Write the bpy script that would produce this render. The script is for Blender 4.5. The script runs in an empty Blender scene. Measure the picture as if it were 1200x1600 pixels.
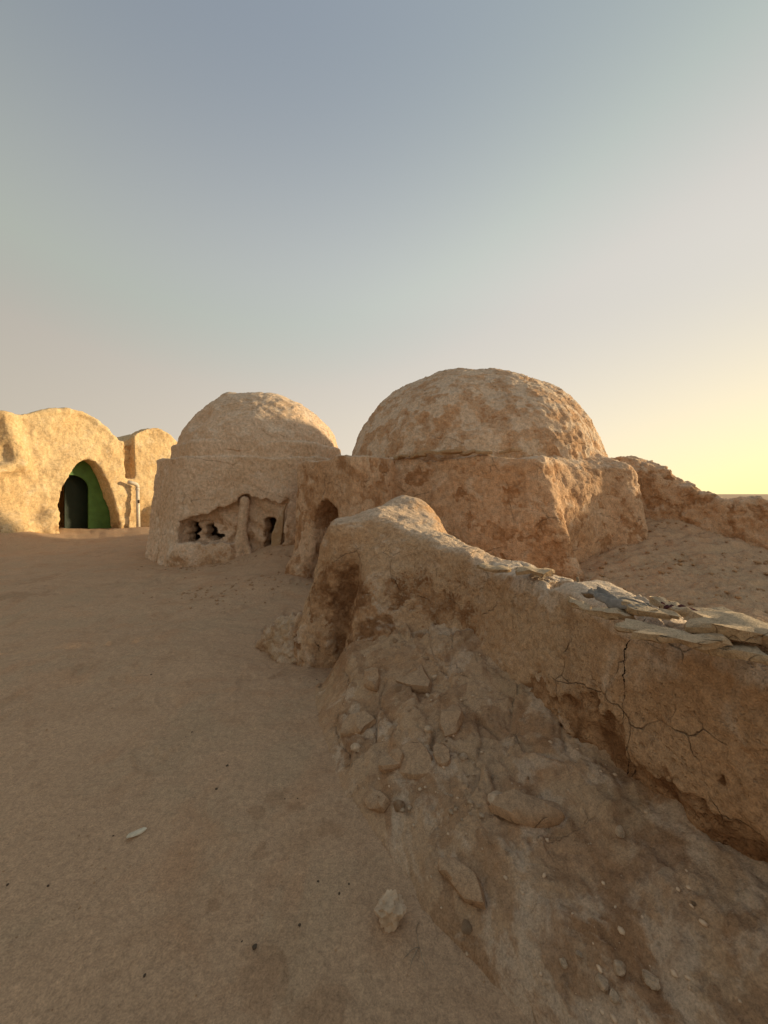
import bpy, bmesh, math, random
import numpy as np
from mathutils import Vector

# ------------------------------------------------------------------ camera, sky, sun, exposure
scene = bpy.context.scene
COL = scene.collection
F = 615.0 / 1600.0                                   # focal length in picture heights
CAM_Z = 1.6
cam = bpy.data.cameras.new("camera")
cam.sensor_fit = 'VERTICAL'; cam.sensor_height = 36.0; cam.lens = 36.0 * F
cam.clip_start = 0.02; cam.clip_end = 20000.0
cam.shift_y = -28.0 / 1600.0
cam_o = bpy.data.objects.new("camera", cam); COL.objects.link(cam_o)
cam_o.location = (0, 0, CAM_Z); cam_o.rotation_euler = (math.radians(90), 0, 0)
scene.camera = cam_o

SUN_AZ = math.radians(74.0)                          # to the right of the view direction (+Y)
SUN_EL = math.radians(8.2)
SUN_DIR = Vector((math.sin(SUN_AZ) * math.cos(SUN_EL), math.cos(SUN_AZ) * math.cos(SUN_EL), math.sin(SUN_EL)))

world = bpy.data.worlds.new("World"); scene.world = world; world.use_nodes = True
wt = world.node_tree; wt.nodes.clear()
w_out = wt.nodes.new('ShaderNodeOutputWorld')
w_bg = wt.nodes.new('ShaderNodeBackground')
w_sky = wt.nodes.new('ShaderNodeTexSky')
w_sky.sky_type = 'NISHITA'; w_sky.sun_disc = False
w_sky.sun_elevation = SUN_EL; w_sky.sun_rotation = SUN_AZ
w_sky.altitude = 50; w_sky.air_density = 1.0; w_sky.dust_density = 0.1; w_sky.ozone_density = 1.5
w_bg.inputs['Strength'].default_value = 0.05; w_sky.ozone_density = 0.6
w_hs = wt.nodes.new('ShaderNodeHueSaturation'); w_hs.inputs['Saturation'].default_value = 0.45
wt.links.new(w_sky.outputs[0], w_hs.inputs['Color']); w_lim = wt.nodes.new('ShaderNodeMix'); w_lim.data_type = 'RGBA'; w_lim.blend_type = 'DARKEN'
w_lim.inputs[0].default_value = 1.0; w_lim.inputs[7].default_value = (2.2, 1.9, 1.3, 1)
wt.links.new(w_hs.outputs[0], w_lim.inputs[6]); wt.links.new(w_lim.outputs[2], w_bg.inputs['Color'])
# dust in the evening air: a smooth veil over the clear sky, brighter towards the sun
def w_math(op, a, b=None, clamp=False):
    x = wt.nodes.new('ShaderNodeMath'); x.operation = op; x.use_clamp = clamp
    for k, v in enumerate((a, b)):
        if v is None: continue
        if isinstance(v, bpy.types.NodeSocket): wt.links.new(v, x.inputs[k])
        else: x.inputs[k].default_value = v
    return x.outputs[0]
w_co = wt.nodes.new('ShaderNodeTexCoord').outputs['Generated']
w_dot = wt.nodes.new('ShaderNodeVectorMath'); w_dot.operation = 'DOT_PRODUCT'
wt.links.new(w_co, w_dot.inputs[0]); w_dot.inputs[1].default_value = SUN_DIR
w_half = w_math('MULTIPLY_ADD', w_dot.outputs['Value'], 0.5); w_half.node.inputs[2].default_value = 0.5
w_sep = wt.nodes.new('ShaderNodeSeparateXYZ'); wt.links.new(w_co, w_sep.inputs[0])
w_el = w_math('MAXIMUM', w_sep.outputs['Z'], 0.0)
w_ramp = wt.nodes.new('ShaderNodeValToRGB'); wt.links.new(w_el, w_ramp.inputs[0])
er = w_ramp.color_ramp; er.interpolation = 'EASE'
for k, (pos, colr) in enumerate(((0.0, (0.355, 0.315, 0.275)), (0.42, (0.218, 0.222, 0.236)), (0.80, (0.110, 0.130, 0.154)), (1.0, (0.098, 0.118, 0.140)))):
    e = er.elements[k] if k < 2 else er.elements.new(pos)
    e.position = pos; e.color = (*colr, 1)
w_b = w_math('MULTIPLY_ADD', w_half, 0.80); w_b.node.inputs[2].default_value = 0.29
w_dust = wt.nodes.new('ShaderNodeBackground')
w_g = w_math('MULTIPLY', w_math('POWER', w_half, 6.0), w_math('EXPONENT', w_math('MULTIPLY', w_el, -6.5)), True)
w_mix = wt.nodes.new('ShaderNodeMix'); w_mix.data_type = 'RGBA'
wt.links.new(w_g, w_mix.inputs[0]); wt.links.new(w_ramp.outputs[0], w_mix.inputs[6]); w_mix.inputs[7].default_value = (0.56, 0.44, 0.09, 1)
wt.links.new(w_mix.outputs[2], w_dust.inputs['Color']); wt.links.new(w_b, w_dust.inputs['Strength'])
w_a1 = wt.nodes.new('ShaderNodeAddShader')
wt.links.new(w_bg.outputs[0], w_a1.inputs[0]); wt.links.new(w_dust.outputs[0], w_a1.inputs[1])
wt.links.new(w_a1.outputs[0], w_out.inputs['Surface'])

sun = bpy.data.lights.new("sun", 'SUN'); sun.energy = 2.6; sun.angle = math.radians(3.5)
sun.color = (1.0, 0.79, 0.48)
sun_o = bpy.data.objects.new("sun", sun); COL.objects.link(sun_o)
sun_o.location = (20, 8, 10)
sun_o.rotation_euler = (-SUN_DIR).to_track_quat('-Z', 'Y').to_euler()

vs = scene.view_settings
vs.view_transform = 'Standard'; vs.look = 'None'; vs.gamma = 1.0; vs.use_curve_mapping = False
vs.exposure = 1.08

# ------------------------------------------------------------------ numpy noise
rs = np.random.RandomState(7)
PERM = rs.permutation(256).astype(np.int64); PERM = np.concatenate([PERM, PERM])
_g = rs.normal(size=(256, 3)); GRAD = (_g / np.linalg.norm(_g, axis=1)[:, None]).astype(np.float32)
RND = rs.rand(256, 3).astype(np.float32)

def _hash(i, j, k):
    return PERM[(PERM[(PERM[i & 255] + j) & 255] + k) & 255]

def perlin(P):
    P = np.asarray(P, np.float32)
    I = np.floor(P).astype(np.int64); f = P - I
    u = f * f * f * (f * (f * 6 - 15) + 10)
    out = np.zeros(len(P), np.float32)
    for dx in (0, 1):
        wx = u[:, 0] if dx else 1 - u[:, 0]
        for dy in (0, 1):
            wy = u[:, 1] if dy else 1 - u[:, 1]
            for dz in (0, 1):
                wz = u[:, 2] if dz else 1 - u[:, 2]
                g = GRAD[_hash(I[:, 0] + dx, I[:, 1] + dy, I[:, 2] + dz)]
                d = g[:, 0] * (f[:, 0] - dx) + g[:, 1] * (f[:, 1] - dy) + g[:, 2] * (f[:, 2] - dz)
                out += d * wx * wy * wz
    return out * 1.5

def fbm(P, scale, octs=4, gain=0.5, seed=0.0):
    P = np.asarray(P, np.float32) * scale + np.float32(seed * 17.31 + 100.5)
    a, out = 1.0, np.zeros(len(P), np.float32)
    for o in range(octs):
        out += a * perlin(P); a *= gain; P = P * 2.03 + 11.7
    return out

def ridge(P, scale, octs=3, seed=0.0):
    P = np.asarray(P, np.float32) * scale + np.float32(seed * 13.7 + 60.2)
    a, out = 1.0, np.zeros(len(P), np.float32)
    for o in range(octs):
        out += a * (1 - np.abs(perlin(P)) * 2); a *= 0.5; P = P * 2.1 + 5.3
    return out

def worley(P, scale, seed=0.0):
    """F1, F2 and a random triple of the nearest cell"""
    P = np.asarray(P, np.float32) * scale + np.float32(seed * 9.13 + 40.1)
    I = np.floor(P).astype(np.int64)
    f1 = np.full(len(P), 9.0, np.float32); f2 = f1.copy(); cid = np.zeros(len(P), np.int64)
    cd = np.zeros_like(P)
    for dx in (-1, 0, 1):
        for dy in (-1, 0, 1):
            for dz in (-1, 0, 1):
                J = I + np.array([dx, dy, dz])
                h = _hash(J[:, 0], J[:, 1], J[:, 2])
                D = J + RND[h] - P
                d = np.sqrt((D * D).sum(1))
                near = d < f1
                f2 = np.where(near, f1, np.minimum(f2, d))
                cid = np.where(near, h, cid); cd[near] = D[near]
                f1 = np.where(near, d, f1)
    return f1, f2, RND[(cid * 7 + 3) & 255], cd / scale

def sst(a, b, x):
    t = np.clip((x - a) / (b - a), 0, 1)
    return t * t * (3 - 2 * t)

# ------------------------------------------------------------------ signed distance tools
def smin(a, b, k):
    h = np.clip(0.5 + 0.5 * (b - a) / k, 0, 1)
    return b + (a - b) * h - k * h * (1 - h)
def smax(a, b, k): return -smin(-a, -b, k)

def sd_ell(x, y, z, c, r):
    px, py, pz = (x - c[0]) / r[0], (y - c[1]) / r[1], (z - c[2]) / r[2]
    k0 = np.sqrt(px * px + py * py + pz * pz) + 1e-6
    k1 = np.sqrt((px / r[0]) ** 2 + (py / r[1]) ** 2 + (pz / r[2]) ** 2) + 1e-6
    return k0 * (k0 - 1) / k1

def sd_box(x, y, z, c, h, rot=0.0, rnd=0.05):
    ca, sa = math.cos(rot), math.sin(rot)
    dx, dy = x - c[0], y - c[1]
    lx = np.abs(ca * dx + sa * dy) - h[0] + rnd
    ly = np.abs(-sa * dx + ca * dy) - h[1] + rnd
    lz = np.abs(z - c[2]) - h[2] + rnd
    o = np.sqrt(np.maximum(lx, 0) ** 2 + np.maximum(ly, 0) ** 2 + np.maximum(lz, 0) ** 2)
    return o + np.minimum(np.maximum(lx, np.maximum(ly, lz)), 0) - rnd

def sd_cap(x, y, z, a, b, ra, rb):
    a = np.array(a); b = np.array(b); ab = b - a
    t = np.clip(((x - a[0]) * ab[0] + (y - a[1]) * ab[1] + (z - a[2]) * ab[2]) / (ab @ ab), 0, 1)
    d = np.sqrt((x - a[0] - t * ab[0]) ** 2 + (y - a[1] - t * ab[1]) ** 2 + (z - a[2] - t * ab[2]) ** 2)
    return d - (ra + (rb - ra) * t)

def sd_poly(x, y, V):
    """signed distance to a 2-D polygon"""
    n = len(V); d = np.full(np.shape(x), 1e9, np.float32); s = np.ones(np.shape(x), np.float32)
    for i in range(n):
        vx, vy = V[i]; wx, wy = V[i - 1]
        ex, ey = wx - vx, wy - vy
        px, py = x - vx, y - vy
        t = np.clip((px * ex + py * ey) / (ex * ex + ey * ey), 0, 1)
        d = np.minimum(d, (px - ex * t) ** 2 + (py - ey * t) ** 2)
        c1 = y >= vy; c2 = y < wy; c3 = ex * py > ey * px
        s = np.where((c1 & c2 & c3) | (~c1 & ~c2 & ~c3), -s, s)
    return s * np.sqrt(d)

def sdf_mesh(fn, lo, hi, h):
    """surface net of fn(x,y,z) = 0 in the box lo..hi with step h"""
    lo = np.array(lo, float); n = np.ceil((np.array(hi) - lo) / h).astype(int) + 1
    B = 24
    f = np.ones(n, np.float32)
    ax = [(lo[a] + h * np.arange(n[a])).astype(np.float32) for a in range(3)]
    nb = [int(math.ceil(n[a] / B)) for a in range(3)]
    cc = [np.array([ax[a][min(n[a] - 1, b * B + B // 2)] for b in range(nb[a])], np.float32) for a in range(3)]
    X, Y, Z = np.meshgrid(*cc, indexing='ij')
    dc = fn(X, Y, Z)
    R = B * h * 0.5 * 1.75 * 1.5
    for i in range(nb[0]):
        for j in range(nb[1]):
            for k in range(nb[2]):
                sl = (slice(i * B, i * B + B), slice(j * B, j * B + B), slice(k * B, k * B + B))
                if abs(dc[i, j, k]) > R:
                    f[sl] = np.sign(dc[i, j, k])
                else:
                    x, y, z = np.meshgrid(ax[0][sl[0]], ax[1][sl[1]], ax[2][sl[2]], indexing='ij')
                    f[sl] = fn(x, y, z)
    # close the box
    f[0] = np.maximum(f[0], h); f[-1] = np.maximum(f[-1], h); f[:, 0] = np.maximum(f[:, 0], h)
    f[:, -1] = np.maximum(f[:, -1], h); f[:, :, 0] = np.maximum(f[:, :, 0], h); f[:, :, -1] = np.maximum(f[:, :, -1], h)
    s = f < 0
    c = np.zeros(n - 1, np.int8)
    for dx in (0, 1):
        for dy in (0, 1):
            for dz in (0, 1):
                c += s[dx:n[0] - 1 + dx, dy:n[1] - 1 + dy, dz:n[2] - 1 + dz]
    act = np.argwhere((c > 0) & (c < 8))
    idx = np.full(n - 1, -1, np.int64); idx[act[:, 0], act[:, 1], act[:, 2]] = np.arange(len(act))
    acc = np.zeros((len(act), 3)); cnt = np.zeros(len(act))
    for a in range(3):
        b, d = [q for q in range(3) if q != a]
        for ob in (0, 1):
            for od in (0, 1):
                p = act.copy(); p[:, b] += ob; p[:, d] += od
                q = p.copy(); q[:, a] += 1
                fp = f[p[:, 0], p[:, 1], p[:, 2]]; fq = f[q[:, 0], q[:, 1], q[:, 2]]
                m = (fp < 0) != (fq < 0)
                den = np.where(m, fp - fq, 1.0); t = np.where(m, fp / den, 0)
                pt = p.astype(float); pt[:, a] += t
                acc[m] += pt[m]; cnt[m] += 1
    V = lo + h * acc / cnt[:, None]
    quads = []
    for a in range(3):
        b, d = (a + 1) % 3, (a + 2) % 3
        s0 = np.take(s, range(0, n[a] - 1), axis=a); s1 = np.take(s, range(1, n[a]), axis=a)
        E = np.argwhere(s0 != s1)
        ok = (E[:, b] > 0) & (E[:, d] > 0) & (E[:, b] < n[b] - 1) & (E[:, d] < n[d] - 1)
        E = E[ok]
        inside = s0[E[:, 0], E[:, 1], E[:, 2]]
        def cell(ob, od):
            p = E.copy(); p[:, b] -= ob; p[:, d] -= od
            return idx[p[:, 0], p[:, 1], p[:, 2]]
        q = np.stack([cell(1, 1), cell(0, 1), cell(0, 0), cell(1, 0)], 1)
        q[~inside] = q[~inside][:, ::-1]
        quads.append(q)
    return V.astype(np.float32), np.concatenate(quads)

def normals(V, Q):
    n = np.cross(V[Q[:, 2]] - V[Q[:, 0]], V[Q[:, 3]] - V[Q[:, 1]])
    N = np.zeros_like(V)
    for i in range(4): np.add.at(N, Q[:, i], n)
    return N / (np.linalg.norm(N, axis=1)[:, None] + 1e-9)

def relax(V, Q, it=1, w=0.5):
    for _ in range(it):
        A = np.zeros_like(V); C = np.zeros(len(V))
        for i in range(4):
            a, b = Q[:, i], Q[:, (i + 1) % 4]
            np.add.at(A, a, V[b]); np.add.at(C, a, 1); np.add.at(A, b, V[a]); np.add.at(C, b, 1)
        V = V * (1 - w) + w * A / np.maximum(C, 1)[:, None]
    return V.astype(np.float32)

# ------------------------------------------------------------------ objects
def setp(o, **kw):
    for k, v in kw.items():
        if v is not None: o[k] = v
    return o

def mesh_obj(name, V, Fc, mat, parent=None, attrs=None, smooth=True, **props):
    V = np.asarray(V, np.float32)
    off = np.array(parent_world(parent), np.float32)
    me = bpy.data.meshes.new(name)
    if isinstance(Fc, np.ndarray):
        k = Fc.shape[1]
        me.vertices.add(len(V)); me.vertices.foreach_set('co', (V - off).ravel())
        me.loops.add(Fc.size); me.loops.foreach_set('vertex_index', Fc.ravel().astype(np.int32))
        me.polygons.add(len(Fc)); me.polygons.foreach_set('loop_start', (np.arange(len(Fc)) * k).astype(np.int32))
        me.update(calc_edges=True); me.validate()
    else:
        me.from_pydata((V - off).tolist(), [], Fc)
    if attrs:
        for an, av in attrs.items():
            at = me.attributes.new(an, 'FLOAT', 'POINT'); at.data.foreach_set('value', np.asarray(av, np.float32))
    if smooth: me.polygons.foreach_set('use_smooth', np.ones(len(me.polygons), bool))
    me.materials.append(mat)
    o = bpy.data.objects.new(name, me); COL.objects.link(o)
    if parent: o.parent = parent
    return setp(o, **props)

def parent_world(p):
    v = Vector((0, 0, 0))
    while p is not None:
        v = v + p.location; p = p.parent
    return v

def thing(name, label, cat, loc, group=None):
    o = bpy.data.objects.new(name, None); COL.objects.link(o); o.location = loc
    o.empty_display_size = 0.2
    return setp(o, label=label, category=cat, group=group)

def px(x, y, Y):
    """photograph pixel -> point at distance Y"""
    return np.array([(x - 600) / 615.0 * Y, Y, CAM_Z - (y - 772) / 615.0 * Y])

# ------------------------------------------------------------------ materials
class NT:
    def __init__(self, name):
        self.m = bpy.data.materials.new(name); self.m.use_nodes = True
        self.t = self.m.node_tree; self.t.nodes.clear()
        self.out = self.t.nodes.new('ShaderNodeOutputMaterial')
        self.b = self.t.nodes.new('ShaderNodeBsdfPrincipled')
        self.t.links.new(self.b.outputs[0], self.out.inputs[0])
        self.b.inputs['Roughness'].default_value = 0.95
        self.b.inputs['Specular IOR Level'].default_value = 0.15
        self.P = self.t.nodes.new('ShaderNodeTexCoord').outputs['Object']
    def n(self, typ): return self.t.nodes.new(typ)
    def set(self, sock, v):
        if isinstance(v, bpy.types.NodeSocket): self.t.links.new(v, sock)
        elif isinstance(v, tuple) and len(v) == 3 and sock.type == 'RGBA': sock.default_value = (*v, 1)
        else: sock.default_value = v
    def noise(self, scale, detail=5, rough=0.55, dist=0.0, vec=None):
        x = self.n('ShaderNodeTexNoise'); self.set(x.inputs['Vector'], vec or self.P)
        self.set(x.inputs['Scale'], scale); self.set(x.inputs['Detail'], detail)
        self.set(x.inputs['Roughness'], rough); self.set(x.inputs['Distortion'], dist)
        return x.outputs['Fac']
    def vor(self, scale, feat='F1', rand=1.0, vec=None, out='Distance'):
        x = self.n('ShaderNodeTexVoronoi'); x.feature = feat
        self.set(x.inputs['Vector'], vec or self.P); self.set(x.inputs['Scale'], scale); self.set(x.inputs['Randomness'], rand)
        return x.outputs[out]
    def mapping(self, scale, vec=None):
        x = self.n('ShaderNodeMapping'); self.set(x.inputs['Vector'], vec or self.P); x.inputs['Scale'].default_value = scale
        return x.outputs[0]
    def warp(self, amt, scale):
        nz = self.n('ShaderNodeTexNoise'); self.set(nz.inputs['Vector'], self.P); nz.inputs['Scale'].default_value = scale
        nz.inputs['Detail'].default_value = 4
        a = self.n('ShaderNodeVectorMath'); a.operation = 'MULTIPLY_ADD'
        self.set(a.inputs[0], nz.outputs['Color']); a.inputs[1].default_value = (amt,) * 3; self.set(a.inputs[2], self.P)
        return a.outputs[0]
    def attr(self, name):
        x = self.n('ShaderNodeAttribute'); x.attribute_name = name; return x.outputs['Fac']
    def math(self, op, a, b=None, c=None, clamp=False):
        x = self.n('ShaderNodeMath'); x.operation = op; x.use_clamp = clamp
        for i, v in enumerate((a, b, c)):
            if v is not None: self.set(x.inputs[i], v)
        return x.outputs[0]
    def ramp(self, v, a, b, lo=0.0, hi=1.0, smooth=True):
        x = self.n('ShaderNodeMapRange'); x.interpolation_type = 'SMOOTHSTEP' if smooth else 'LINEAR'
        self.set(x.inputs['Value'], v); self.set(x.inputs['From Min'], a); self.set(x.inputs['From Max'], b)
        self.set(x.inputs['To Min'], lo); self.set(x.inputs['To Max'], hi)
        return x.outputs[0]
    def mix(self, f, a, b, mode='MIX'):
        x = self.n('ShaderNodeMix'); x.data_type = 'RGBA'; x.blend_type = mode
        self.set(x.inputs[0], f); self.set(x.inputs[6], a); self.set(x.inputs[7], b)
        return x.outputs[2]
    def upness(self):
        g = self.n('ShaderNodeNewGeometry'); s = self.n('ShaderNodeSeparateXYZ')
        self.set(s.inputs[0], g.outputs['Normal']); return s.outputs['Z']
    def finish(self, color, height, dist=0.02, strength=1.0):
        self.set(self.b.inputs['Base Color'], color)
        if height is not None:
            x = self.n('ShaderNodeBump'); x.inputs['Strength'].default_value = strength
            x.inputs['Distance'].default_value = dist
            self.set(x.inputs['Height'], height); self.set(self.b.inputs['Normal'], x.outputs[0])
        return self.m

def adobe(name, tan, ochre, pale, mudc, fine=1.0, bump=0.02, pits=0.4, streak=0.35, crack=0.0, dust=0.5, attr=True, crackline=False):
    t = NT(name)
    n1 = t.noise(0.9, 6, 0.6); n2 = t.noise(3.7, 8, 0.62, 0.6); n3 = t.noise(26 * fine, 6, 0.6); n4 = t.noise(110 * fine, 4, 0.6)
    c = t.mix(t.ramp(n1, 0.38, 0.62), tan, ochre)
    c = t.mix(t.ramp(n2, 0.52, 0.70, 0, 0.75), c, pale)
    st = t.noise(1.0, 6, 0.6, 0.3, t.mapping((5.5, 5.5, 0.8)))
    c = t.mix(t.ramp(st, 0.55, 0.75, 0, streak), c, mudc)
    if attr:
        md = t.math('ADD', t.attr('mud'), t.math('MULTIPLY', t.math('SUBTRACT', n3, 0.5), 0.9))
        mudm = t.ramp(md, 0.42, 0.58)
        mc = t.mix(t.ramp(t.noise(7, 6, 0.6), 0.4, 0.65), mudc, ochre)
        c = t.mix(mudm, c, mc)
        pm = t.math('ADD', t.attr('pale'), t.math('MULTIPLY', t.math('SUBTRACT', n2, 0.5), 1.0))
        c = t.mix(t.ramp(pm, 0.4, 0.65), c, pale)
    if dust: c = t.mix(t.ramp(t.upness(), 0.55, 0.95, 0, dust), c, pale)
    val = t.math('ADD', t.ramp(n3, 0.28, 0.72, 0.72, 1.24, False), t.ramp(n4, 0.3, 0.7, -0.24, 0.24, False))
    w = t.warp(0.10, 9)
    vp = t.vor(34 * fine, vec=w)
    grit = t.ramp(vp, 0.1, 0.45, 0, 1)
    h = t.math('MULTIPLY', t.noise(11 * fine, 7, 0.62), 0.9)
    h = t.math('ADD', h, t.math('MULTIPLY', n3, 0.75))
    h = t.math('ADD', h, t.math('MULTIPLY', n4, 0.45))
    patch = t.ramp(t.noise(2.3, 5, 0.6), 0.42, 0.62, 0.15, 1)
    h = t.math('ADD', h, t.math('MULTIPLY', t.math('MULTIPLY', grit, patch), pits * 0.6))
    if crack:
        cw = t.warp(0.16, 4.5)
        ce = t.vor(2.1 * fine, 'DISTANCE_TO_EDGE', 1.0, cw)
        ln = t.ramp(ce, 0.0, 0.009, 1, 0)
        ln = t.math('MULTIPLY', ln, t.ramp(t.noise(2.6, 3), 0.5, 0.62, 0, crack))
        h = t.math('SUBTRACT', h, t.math('MULTIPLY', ln, 1.6))
        c = t.mix(t.math('MULTIPLY', ln, 0.6), c, (0.05, 0.032, 0.02))
    if crackline:
        wob = t.math('MULTIPLY', t.math('SUBTRACT', t.noise(14, 5, 0.65), 0.5), 0.05)
        wid = t.ramp(t.noise(5, 3), 0.35, 0.7, -0.0012, 0.0018)
        for k in range(3):
            u = t.math('ABSOLUTE', t.math('ADD', t.attr('crack%d' % k), wob))
            ln = t.math('MULTIPLY', t.ramp(u, wid, t.math('ADD', wid, 0.0015), 1, 0), t.ramp(t.attr('crackm%d' % k), 0.3, 0.6))
            c = t.mix(ln, c, (0.018, 0.011, 0.007)); h = t.math('SUBTRACT', h, t.math('MULTIPLY', ln, 2.0))
    c = t.mix(1.0, c, val, 'MULTIPLY')
    return t.finish(c, h, bump)

TAN = (0.64, 0.425, 0.265); OCHRE = (0.58, 0.35, 0.195); PALE = (0.70, 0.525, 0.37); MUD = (0.38, 0.20, 0.095)
M_house = adobe('adobe_house', TAN, OCHRE, PALE, MUD, 0.6, 0.028, 0.5, 0.45, 0.35)
M_drum = adobe('adobe_pinkish', (0.70, 0.505, 0.345), (0.64, 0.44, 0.28), (0.74, 0.575, 0.42), (0.44, 0.26, 0.14), 0.6, 0.025, 0.4, 0.35, 0.35)
M_left = adobe('adobe_cream', (0.62, 0.45, 0.25), (0.57, 0.39, 0.20), (0.67, 0.52, 0.33), (0.38, 0.22, 0.10), 0.5, 0.018, 0.3, 0.3, 0.25)
M_wall = adobe('adobe_wall', (0.58, 0.39, 0.235), (0.52, 0.31, 0.165), (0.67, 0.515, 0.375), (0.26, 0.13, 0.058), 1.25, 0.018, 0.8, 0.35, 0.6, 0.6, True, True)
M_slab = adobe('plaster_slab', (0.50, 0.36, 0.22), (0.45, 0.29, 0.155), (0.58, 0.46, 0.32), MUD, 2.0, 0.008, 0.4, 0.1, 0.5, 0.4, False)

M_bslab = adobe('fallen_plaster', (0.47, 0.305, 0.18), (0.44, 0.26, 0.14), (0.53, 0.375, 0.24), MUD, 2.0, 0.008, 0.4, 0.1, 0.5, 0.3, False)

def sand_mat(name, c1, c2, c3, bump=0.006, rub=False):
    t = NT(name)
    n1 = t.noise(0.35, 5, 0.6); n2 = t.noise(2.2, 7, 0.6, 0.8); n3 = t.noise(38, 6, 0.65); n4 = t.noise(140, 5, 0.75)
    c = t.mix(t.ramp(n1, 0.35, 0.65), c1, c2)
    c = t.mix(t.ramp(n2, 0.50, 0.66, 0, 0.7), c, c3)
    c = t.mix(t.ramp(t.noise(6, 6, 0.65, 0.6), 0.5, 0.7, 0, 0.35), c, (c1[0] * 1.18, c1[1] * 1.18, c1[2] * 1.18))
    c = t.mix(t.ramp(t.noise(1.3, 6, 0.6, 0.7), 0.48, 0.62, 0, 0.5), c, (c1[0] * 0.92, c1[1] * 1.0, c1[2] * 1.02))
    c = t.mix(t.ramp(t.noise(1.9, 6, 0.6, 0.7), 0.52, 0.66, 0, 0.5), c, (c1[0] * 1.0, c1[1] * 0.88, c1[2] * 0.8))
    ns = t.noise(1.0, 6, 0.6, 0.5, t.mapping((1.2, 4.0, 1.0)))
    c = t.mix(t.ramp(ns, 0.45, 0.7, 0, 0.4), c, c2)
    st = t.math('ADD', t.attr('stain'), t.math('MULTIPLY', t.math('SUBTRACT', t.noise(5, 6, 0.65, 0.5), 0.5), 1.7))
    c = t.mix(t.ramp(st, 0.35, 0.5, 0, 0.38), c, (c3[0] * 0.72, c3[1] * 0.66, c3[2] * 0.6))
    val = t.math('ADD', t.ramp(n3, 0.28, 0.72, 0.80, 1.18, False), t.ramp(n4, 0.3, 0.7, -0.32, 0.32, False))
    speck = t.ramp(t.vor(60, 'F1', 1.0), 0.02, 0.10, 0.5, 1.0)
    val = t.math('MULTIPLY', val, speck)
    h = t.math('ADD', t.math('MULTIPLY', n3, 1.1), t.math('MULTIPLY', n4, 0.6))
    h = t.math('ADD', h, t.math('MULTIPLY', t.noise(7, 6, 0.6, 0.4), 1.6))
    if rub:
        c = t.mix(t.ramp(t.noise(2.6, 7, 0.65, 0.8), 0.52, 0.60, 0, 0.8), c, (0.60, 0.44, 0.30))
        c = t.mix(t.ramp(t.noise(3.3, 7, 0.65, 0.5, t.mapping((1.3, 0.8, 1.7))), 0.54, 0.64, 0, 0.65), c, (0.33, 0.18, 0.09))
        cw = t.warp(0.12, 6); ce = t.vor(4.5, 'DISTANCE_TO_EDGE', 1.0, cw)
        ln = t.math('MULTIPLY', t.ramp(ce, 0, 0.03, 1, 0), t.ramp(t.noise(3, 4), 0.55, 0.68))
        h = t.math('SUBTRACT', h, t.math('MULTIPLY', ln, 1.0))
        g = t.ramp(t.vor(22, vec=cw), 0.15, 0.5, 1, 0)
        h = t.math('ADD', h, t.math('MULTIPLY', t.math('MULTIPLY', g, t.ramp(t.noise(4, 4), 0.5, 0.66)), 1.2))
    c = t.mix(1.0, c, val, 'MULTIPLY')
    return t.finish(c, h, bump)
M_sand = sand_mat('sand', (0.50, 0.325, 0.195), (0.54, 0.35, 0.21), (0.44, 0.272, 0.155))
M_rub = sand_mat('rubble_sand', (0.475, 0.30, 0.17), (0.53, 0.355, 0.215), (0.38, 0.205, 0.10), 0.008, True)

def plain(name, col, var=0.25, scale=20, bump=0.004, rough=0.9, spec=0.2):
    t = NT(name)
    v = t.ramp(t.noise(scale, 6, 0.6), 0.25, 0.75, 1 - var, 1 + var, False)
    t.b.inputs['Roughness'].default_value = rough; t.b.inputs['Specular IOR Level'].default_value = spec
    return t.finish(t.mix(1.0, col, v, 'MULTIPLY'), t.noise(scale * 3, 5), bump)
M_green = plain('green_paint', (0.085, 0.185, 0.04), 0.25, 4, 0.004, 0.6, 0.4)
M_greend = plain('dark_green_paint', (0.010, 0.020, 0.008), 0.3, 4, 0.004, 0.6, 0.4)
M_pipe = plain('white_plastic', (0.60, 0.52, 0.41), 0.3, 14, 0.002, 0.6, 0.4)
M_rock = plain('pale_rock', (0.60, 0.435, 0.285), 0.4, 2.5, 0.012)
M_chalk = plain('white_stone', (0.66, 0.565, 0.41), 0.3, 3, 0.004)
M_dark = plain('dark_pebble', (0.10, 0.07, 0.045), 0.3, 3, 0.001)
M_clod = plain('clod', (0.42, 0.265, 0.145), 0.35, 20, 0.006)
M_blue = plain('blue_grey_cloth', (0.25, 0.215, 0.18), 0.4, 30, 0.004)
M_red = plain('maroon_cloth', (0.10, 0.035, 0.035), 0.4, 30, 0.004)
M_twig = plain('dry_twig', (0.34, 0.26, 0.17), 0.3, 60, 0.001)
M_wood = plain('weathered_wood', (0.30, 0.22, 0.14), 0.35, 30, 0.004)

# ------------------------------------------------------------------ terrain height
CL = np.array([(1.95, -0.7), (1.65, 0.45), (1.43, 1.3), (1.24, 1.87), (1.12, 2.45), (0.90, 3.05), (0.50, 3.55), (0.05, 3.95)])
HT = np.array([1.12, 1.10, 1.09, 1.09, 1.08, 1.10, 1.22, 1.36])
CS = np.concatenate([[0], np.cumsum(np.linalg.norm(np.diff(CL, axis=0), axis=1))])

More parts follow.
